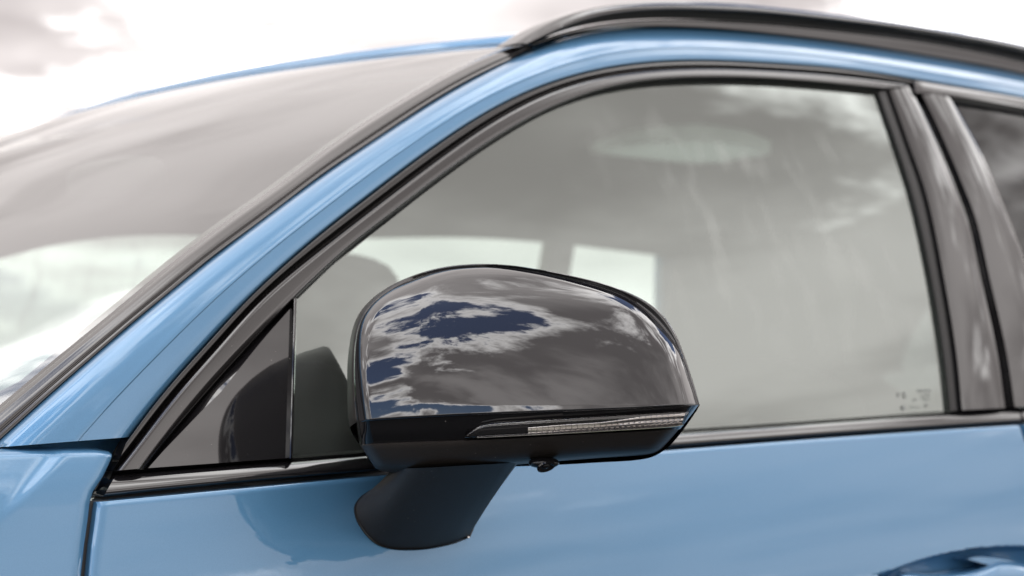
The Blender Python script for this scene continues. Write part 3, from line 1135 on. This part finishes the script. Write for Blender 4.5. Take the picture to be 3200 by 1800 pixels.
# steering wheel
V, Fs = [], []
cen = np.array([0.98, Y0 + 0.40, 0.98])
ax = np.array([math.cos(R(24)), 0, math.sin(R(24))])
e1 = np.array([0, 1, 0]); e2 = np.cross(ax, e1)
for i in range(48):
    a = 2 * math.pi * i / 48
    rd = e1 * math.cos(a) + e2 * math.sin(a)
    for j in range(10):
        b = 2 * math.pi * j / 10
        V.append(cen + rd * (0.185 + 0.015 * math.cos(b)) + ax * 0.015 * math.sin(b))
for i in range(48):
    for j in range(10):
        Fs.append((i * 10 + j, ((i + 1) % 48) * 10 + j, ((i + 1) % 48) * 10 + (j + 1) % 10, i * 10 + (j + 1) % 10))
sw = obj("steering_wheel", V, Fs, DASHM)
rounded_box("wheel_hub", 0.07, 0.17, 0.13, DASHM, sw, tuple(cen - ax * 0.02), (0, R(-24), 0), 3)
for k in (-1, 1):
    rounded_box("spoke", 0.03, 0.13, 0.04, DASHM, sw, tuple(cen + e1 * 0.12 * k - ax * 0.01), (0, 0, 0), 4)
rounded_box("inside_mirror", 0.04, 0.17, 0.05, DASHM, None, (Pw[58, 45, 0] + 0.12, YC, Pw[58, 45, 2] - 0.04), (0, R(-10), R(8)), 3)
# cabin floor and firewall keep daylight out from below
obj("cabin_floor", [(-0.5, Y0 + 0.08, 0.36), (3.5, Y0 + 0.08, 0.36), (3.5, 2 * YC - Y0 - 0.08, 0.36), (-0.5, 2 * YC - Y0 - 0.08, 0.36)], [(0, 1, 2, 3)], DASHM)
obj("firewall", [(0.2, Y0 + 0.1, 0.36), (0.2, 2 * YC - Y0 - 0.1, 0.36), (0.2, 2 * YC - Y0 - 0.1, 0.95), (0.2, Y0 + 0.1, 0.95)], [(0, 1, 2, 3)], DASHM)

# ------------------------------------------------------------------ wing mirror
SIL = [(1125, 1392), (1101, 1361), (1089, 1326), (1086, 1240), (1085, 1140), (1089, 1100), (1099, 1035), (1113, 992), (1139, 955), (1181, 917), (1244, 880), (1315, 852),
       (1385, 834), (1444, 827), (1514, 824), (1600, 829), (1703, 845), (1807, 866), (1893, 888), (1966, 914), (2021, 942), (2062, 973), (2093, 1011),
       (2118, 1055), (2138, 1107), (2159, 1169), (2180, 1235), (2187, 1266)]
CAPO = [(1114, 1319), (1107, 1240), (1104, 1150), (1106, 1100), (1112, 1050), (1124, 1005), (1150, 963), (1190, 925), (1250, 888), (1320, 860), (1385, 842),
        (1444, 835), (1514, 832), (1600, 838), (1703, 855), (1807, 879), (1876, 898), (1945, 923), (1997, 952), (2031, 980), (2062, 1012), (2088, 1042),
        (2113, 1078), (2134, 1120), (2157, 1182), (2177, 1238), (2186, 1265)]
CAPB = [(1114, 1319), (1252, 1309), (1425, 1300), (1640, 1292), (1980, 1278), (2186, 1265)]
TL, TR = 1.505, 1.450          # depth of the housing's rim plane, inner and outer end
DEP = 0.080                     # how far the shell stands out from it


def rim_t(px):
    return TL + (TR - TL) * (np.asarray(px, float) - 1090) / 1096.0


cap_o = spline(CAPO, 300, 2)
_bx = np.array([p[0] for p in CAPB]); _by = np.array([p[1] for p in CAPB])
ybot = lambda x: np.interp(x, _bx, _by)
itop = int(np.argmin(cap_o[:, 1]))
_l = cap_o[:itop + 1][::-1]; _r = cap_o[itop:]
xl_at = lambda y: np.interp(y, _l[:, 1], _l[:, 0])
xr_at = lambda y: np.interp(y, _r[:, 1], _r[:, 0])
_up = cap_o[int(np.argmin(cap_o[:, 0])):]
_up = _up[np.argsort(_up[:, 0])]
# effective crest line: keeps the inner side wall tall up to the shoulder
ytop_at = lambda x: np.minimum(np.interp(x, _up[:, 0], _up[:, 1]), np.where(np.asarray(x) < 1320, 860 + (1320 - np.asarray(x)) * 0.35, 5000))


def qc(q, p=2.0, e=0.5):
    q = np.clip(q, 0, 1)
    return np.clip(1 - (1 - q) ** p, 0, 1) ** e


def left_prof(d):
    # a deep inner side wall, a tight rounded corner, then a slow sweep
    return 0.62 + 0.26 * qc(d / 48.0, 2.4) + 0.12 * qc(d / 620.0, 2.0, 0.8)


def relief(x, y):
    yb = ybot(x)
    hT = 455.0
    v = qc((y - ytop_at(x) - 0.6) / hT, 2.6, 1 / 2.6)
    l = left_prof(x - xl_at(y) - 0.8)
    r = 0.35 * qc((xr_at(y) - x - 0.8) / 60.0, 2.2) + 0.65 * qc((xr_at(y) - x - 0.8) / 900.0, 1.8, 0.75)
    w_ = DEP * v * l * r
    # the lower lip tucks under
    b = np.clip(1 - (yb - y) / 7.0, 0, 1)
    return w_ - 0.0030 * np.clip((yb - y) / 100.0, 0, 4) * l - 0.0018 * (1 - np.sqrt(np.clip(1 - b * b, 0, 1)))


cen_px = np.array([1620.0, float(ybot(1620.0))])
rho = np.sin(np.linspace(0, 1, 70) * math.pi / 2)
rho = np.concatenate([rho[:-1], [0.9985, 1.0]]) if rho[-2] < 0.998 else rho
g = cen_px + rho[:, None, None] * (cap_o - cen_px)[None]
# denser rows: blend between bottom edge and outline
gx, gy = g[..., 0], np.minimum(g[..., 1], ybot(g[..., 0]))
Pc = at_depth(gx, gy, rim_t(gx) - relief(gx, gy))
# fan round the pole replaced by a quad sheet: parametrise from the bottom edge instead
nb = 260
sB = np.linspace(0, 1, nb)
# bottom edge parameter tied to outline parameter so that columns lean outwards
out_u = resample(cap_o, nb)
bot = np.stack([1114 + (2186 - 1114) * (0.5 - 0.5 * np.cos(np.pi * sB)), np.zeros(nb)], 1)
bot[:, 1] = ybot(bot[:, 0])
vv = np.unique(np.concatenate([np.linspace(0, 1, 60), np.linspace(0, 0.06, 10), 1 - np.geomspace(0.0004, 0.12, 22), [1.0]]))
gx = bot[:, None, 0] * (1 - vv) + out_u[:, None, 0] * vv
gy = bot[:, None, 1] * (1 - vv) + out_u[:, None, 1] * vv
Pc = at_depth(gx, gy, rim_t(gx) - relief(gx, gy))

# housing: back shell closed by the mirror glass, facing rearwards
sil = spline(SIL, 160, 2)
low_px = [(2178, 1282), (2152, 1320), (2117, 1367), (2083, 1402), (2040, 1428), (1989, 1438), (1860, 1446), (1738, 1453), (1560, 1460), (1390, 1471), (1235, 1477), (1190, 1475), (1170, 1461), (1149, 1433), (1135, 1409)]
low = spline(low_px, 90, 1)
loop = np.vstack([sil, low])
L0 = at_depth(loop[:, 0], loop[:, 1], rim_t(loop[:, 0]) + 0.0106)
ctr = L0.mean(0)
rearv = np.array([0.70, 0.714, 0.0])
rings = [L0]
for sc_, dist in [(1.0, 0.015), (0.985, 0.040), (0.955, 0.058), (0.93, 0.061), (0.92, 0.050)]:
    rings.append(ctr + (L0 - ctr) * sc_ + rearv * dist)
V = np.vstack(rings)
fs = grid_faces(len(rings), len(L0), 0, True, True)
wing = obj("wing_mirror", V, fs, SATIN, None, 40, True)
k = len(L0)
mg = np.vstack([rings[-1], rings[-1].mean(0)[None]])
obj("mirror_glass", mg, [(i, (i + 1) % k, k) for i in range(k)], MIRROR, wing)
cap = grid_solid("mirror_cap", Pc, CAPM, 0.0, parent=wing, angle=180)
# bezel between cap and shell
a = resample(sil[6:], 200)
# align with the cap outline
co = resample(cap_o, 200)
tt = np.linspace(0, 1, 9)
bxp = co[:, None, 0] * (1 - tt) + a[:, None, 0] * tt
byp = co[:, None, 1] * (1 - tt) + a[:, None, 1] * tt
wid = np.linalg.norm(co - a, axis=1)[:, None]
edge_h = relief(co[:, 0], co[:, 1])[:, None]
dpt = rim_t(bxp) - edge_h * (1 - tt[None] ** 2.2) + 0.0006 * np.sin(np.clip(tt * 8, 0, 1) * math.pi / 2)[None] + 0.004 * tt[None] ** 2 + 0.006 * tt[None] ** 6
Pb = at_depth(bxp, byp, dpt)
isp = int(np.argmax(co[:, 0] > 1330))
grid_solid("mirror_side_rim", Pb[:isp + 1], SATIN, 0.0, parent=wing, angle=60)
grid_solid("mirror_bezel", Pb[isp:], GLOSS, 0.0, parent=wing, angle=60)


def low_t(px, py, back, xl, xr):
    """Depth of the parts below the cap: same sweep as the cap's lower edge, set back by `back` metres."""
    l = left_prof(px - xl)
    r = 0.35 * qc((xr - px) / 60.0, 2.2) + 0.65 * qc((xr - px) / 900.0, 1.8, 0.75)
    return rim_t(px) - DEP * l * r + back


def low_strip(name, A, B, prof, mat, n=140, parent=wing, depth=0.004, xl=None, xr=None, nt=14, left_pad=0, right_pad=0, angle=40):
    a = spline(A, n, 2); b = spline(B, n, 2)
    # finer towards both ends
    q = 0.5 - 0.5 * np.cos(np.linspace(0, 1, n) * np.pi)
    u = np.linspace(0, 1, n)
    a = np.stack([np.interp(q, u, a[:, i]) for i in (0, 1)], 1)
    b = np.stack([np.interp(q, u, b[:, i]) for i in (0, 1)], 1)
    t, d = expand(prof)
    t2 = np.unique(np.concatenate([t, np.linspace(0, 1, nt)]))
    d2 = pchip(t, d, t2)
    px = a[:, None, 0] * (1 - t2) + b[:, None, 0] * t2
    py = a[:, None, 1] * (1 - t2) + b[:, None, 1] * t2
    xl_ = px[:1] - left_pad if xl is None else xl
    xr_ = px[-1:] + right_pad if xr is None else xr
    return grid_solid(name, at_depth(px, py, low_t(px, py, d2[None], xl_, xr_)), mat, depth, parent=parent, angle=angle, into=tuple(FWD), skirt=SATIN)


LHT = [(1125, 1390), (1252, 1382), (1425, 1376), (1640, 1366), (1803, 1356), (1966, 1348), (2124, 1339)]
LHB = [(1188, 1474), (1235, 1477), (1390, 1470), (1598, 1452), (1756, 1439), (1873, 1431), (1989, 1423), (2048, 1419)]
LHB = [(1172, 1463), (1200, 1474), (1260, 1476), (1390, 1470), (1598, 1453), (1756, 1440), (1873, 1431), (1989, 1424), (2040, 1420), (2062, 1412)]
LHT2 = [(1125, 1390), (1160, 1387), (1252, 1382), (1425, 1376), (1640, 1366), (1803, 1356), (1966, 1348), (2090, 1341), (2124, 1339)]
low_strip("gloss_band", [(1113, 1317), (1252, 1307), (1425, 1298), (1640, 1290), (1980, 1277), (2184, 1266)],
          [(1124, 1392), (1252, 1384), (1425, 1378), (1640, 1368), (1803, 1358), (1966, 1350), (2128, 1341)], [(0, 0.004), (0.5, 0.0055), (1, 0.009)], BANDM, depth=0.055)
low_strip("lower_housing", LHT2, LHB, [(0, 0.0085), (0.03, 0.0062), (0.4, 0.010), (0.75, 0.017), (0.9, 0.026), (1.0, 0.045)], SATIN, depth=0.05)

# indicator: reflector behind a clear lens
IT = [(1452, 1366), (1475, 1345), (1503, 1327), (1545, 1320), (1640, 1314), (1760, 1307), (1873, 1300), (2000, 1292), (2106, 1286), (2154, 1285)]
IB = [(1450, 1369), (1490, 1368), (1540, 1366), (1600, 1363), (1700, 1358), (1800, 1353), (1900, 1347), (2020, 1340), (2110, 1333), (2136, 1328)]
XL_, XR_ = 1120.0, 2186.0
low_strip("indicator_lens", IT, IB, [(0, 0.0035), (0.06, 0.0012), (0.25, 0.0005), (0.75, 0.0015), (0.94, 0.003), (1, 0.006)], LENSG, xl=XL_, xr=XR_, n=90)
low_strip("indicator_lip", [(x, y - 3) for x, y in IB[1:]], [(x, y + 2) for x, y in IB[1:]], [(0, 0.0035), (0.4, 0.0020), (0.7, 0.0020), (1, 0.006)], CHROME, xl=XL_, xr=XR_, n=60)
low_strip("indicator_lip", [(1500, 1328), (1545, 1319), (1640, 1313), (1760, 1306)], [(1500, 1331), (1545, 1323), (1640, 1316), (1760, 1308)], [(0, 0.003), (0.5, 0.0008), (1, 0.003)], CHROME, xl=XL_, xr=XR_, n=40)
low_strip("indicator_reflector", [(1650, 1331), (1760, 1322), (1873, 1315), (2000, 1299), (2090, 1293), (2142, 1290)], [(1650, 1360), (1760, 1353), (1873, 1346), (2000, 1338), (2090, 1332), (2130, 1328)],
          [(0, 0.0045), (0.25, 0.0030), (0.45, 0.0042), (0.62, 0.0030), (1, 0.0048)], REFL, xl=XL_, xr=XR_, n=80, depth=0.001)
rt_ = spline([(1650, 1331), (1760, 1322), (1873, 1315), (2000, 1299), (2090, 1293), (2142, 1290)], 100, 2)
rb_ = spline([(1650, 1360), (1760, 1353), (1873, 1346), (2000, 1338), (2090, 1332), (2130, 1328)], 100, 2)
for i in range(27):
    q = (i + 0.6) / 27.4
    top = np.array([np.interp(q, np.linspace(0, 1, 100), rt_[:, c]) for c in (0, 1)])
    bo = np.array([np.interp(q, np.linspace(0, 1, 100), rb_[:, c]) for c in (0, 1)])
    mid = 0.5 * (top + bo) + np.array([5.0 * min(1, q * 1.6), 0])
    top = top + np.array([-3, 0]); bo = bo + np.array([-4, 0])
    path = [top, top * 0.6 + mid * 0.4, mid, bo * 0.6 + mid * 0.4, bo]
    V, fs = [], []
    for p in path:
        for dx, dz in ((-1.3, 0.0036), (0.0, 0.0022), (1.3, 0.0036)):
            V.append(at_depth(np.array(p[0] + dx), np.array(p[1]), low_t(np.array(p[0] + dx), p[1], dz, XL_, XR_)))
    obj("reflector_rib", V, grid_faces(5, 3), CHROME, wing, 60)

# camera under the housing
cc = at_depth(np.array(1700.0), np.array(1453.0), float(low_t(np.array(1700.0), 1453.0, 0.020, XL_, XR_)))
cam_pod = rounded_box("camera_pod", 0.022, 0.022, 0.008, BANDM, wing, tuple(cc + UPV * 0.0012 + FWD * 0.004), (R(0), R(0), R(-YAW)), 2.4)
ld = -FWD * 0.62 - UPV * 0.72 + RGT * 0.30
ld = ld / np.linalg.norm(ld)
la = np.cross(ld, RGT); la /= np.linalg.norm(la)
lb = np.cross(ld, la)
lc = at_depth(np.array(1706.0), np.array(1457.0), float(low_t(np.array(1708.0), 1460.0, 0.012, XL_, XR_)))
V, fs = [], []
prof_l = [(0.0068, 0.000), (0.0068, 0.0012), (0.0058, 0.0015), (0.0048, 0.0006), (0.0032, 0.0003), (0.0029, 0.0010), (0.0016, 0.0015), (0.0003, 0.0017)]
for rr, hh in prof_l:
    for j in range(24):
        th = 2 * math.pi * j / 24
        V.append(lc + la * rr * math.cos(th) * 0.8 + lb * rr * math.sin(th) + ld * hh)
obj("camera_lens", V, grid_faces(len(prof_l), 24, 0, False, True), BANDM, wing, 50)

# arm to the door
base_px = [(1109, 1594), (1118, 1630), (1145, 1671), (1177, 1699), (1218, 1713), (1273, 1717), (1339, 1713), (1408, 1699), (1448, 1684), (1463, 1678),
           (1478, 1640), (1484, 1590), (1460, 1540), (1400, 1515), (1290, 1505), (1200, 1515), (1140, 1545), (1116, 1570)]
top_px = [(1228, 1474, 1.490), (1236, 1474, 1.470), (1262, 1474, 1.450), (1300, 1473, 1.437), (1345, 1471, 1.431), (1400, 1468, 1.429), (1470, 1464, 1.430), (1540, 1460, 1.433), (1588, 1457, 1.437), (1615, 1454, 1.445),
          (1622, 1452, 1.465), (1600, 1451, 1.490), (1560, 1451, 1.505), (1490, 1453, 1.515), (1400, 1457, 1.520), (1310, 1463, 1.517), (1250, 1469, 1.509), (1232, 1473, 1.500)]
bq = cast([p[0] for p in base_px], [p[1] for p in base_px], S_door, 0.0)
tq = at_depth(np.array([p[0] for p in top_px]), np.array([p[1] - 10 for p in top_px]), np.array([p[2] for p in top_px]))


def dense_loop(p):
    # closed curve that keeps the corners at vertices 8 and 9 (the narrow rear facet)
    q = np.vstack([p[9:], p[:9]])
    q2 = np.vstack([2 * q[0] - q[1], q, 2 * q[-1] - q[-2]])
    out = []
    for i in range(1, len(q2) - 2):
        p0, p1, p2, p3 = q2[i - 1:i + 3]
        for t in np.linspace(0, 1, 5, endpoint=False):
            out.append(0.5 * ((2 * p1) + (-p0 + p2) * t + (2 * p0 - 5 * p1 + 4 * p2 - p3) * t * t + (-p0 + 3 * p1 - 3 * p2 + p3) * t ** 3))
    out += [p[8] * 0.98 + p[9] * 0.02, p[8] * 0.5 + p[9] * 0.5, p[8] * 0.02 + p[9] * 0.98]
    return np.array(out)


bl, tl = dense_loop(bq), dense_loop(tq)
rows = []
for t in np.concatenate([[-0.03, 0.0], np.linspace(0.02, 1, 24)]):
    P = bl * (1 - t) + tl * t
    c = P.mean(0)
    P = c + (P - c) * (1 - 0.012 * math.sin(math.pi * max(t, 0)))
    rows.append(P)
arm_v = np.vstack(rows)
obj("mirror_arm", arm_v, grid_faces(len(rows), len(bl), 0, True, True), SATIN, wing, 38)
# foot gasket
gk = []
cb_ = bl.mean(0)
for s_, off in [(1.018, 0.004), (1.018, -0.0012), (0.99, -0.0016)]:
    gk.append(cb_ + (bl - cb_) * s_ + np.array([0, off, 0]))
obj("arm_gasket", np.vstack(gk), grid_faces(3, len(bl), 0, True, True), RUBBER, wing, 40)
# chip of bright paint at the arm's heel
ch = cast([1462, 1468, 1467, 1462], [1676, 1677, 1681, 1681], S_door, -0.003)
obj("paint_chip", list(ch) + list(ch + np.array([0, 0.002, 0])), [(0, 1, 2, 3), (0, 4, 5, 1), (1, 5, 6, 2), (2, 6, 7, 3), (3, 7, 4, 0)], SILVER, wing)

# ------------------------------------------------------------------ far side of the car
for o in list(NEAR):
    copy_far(o, car)
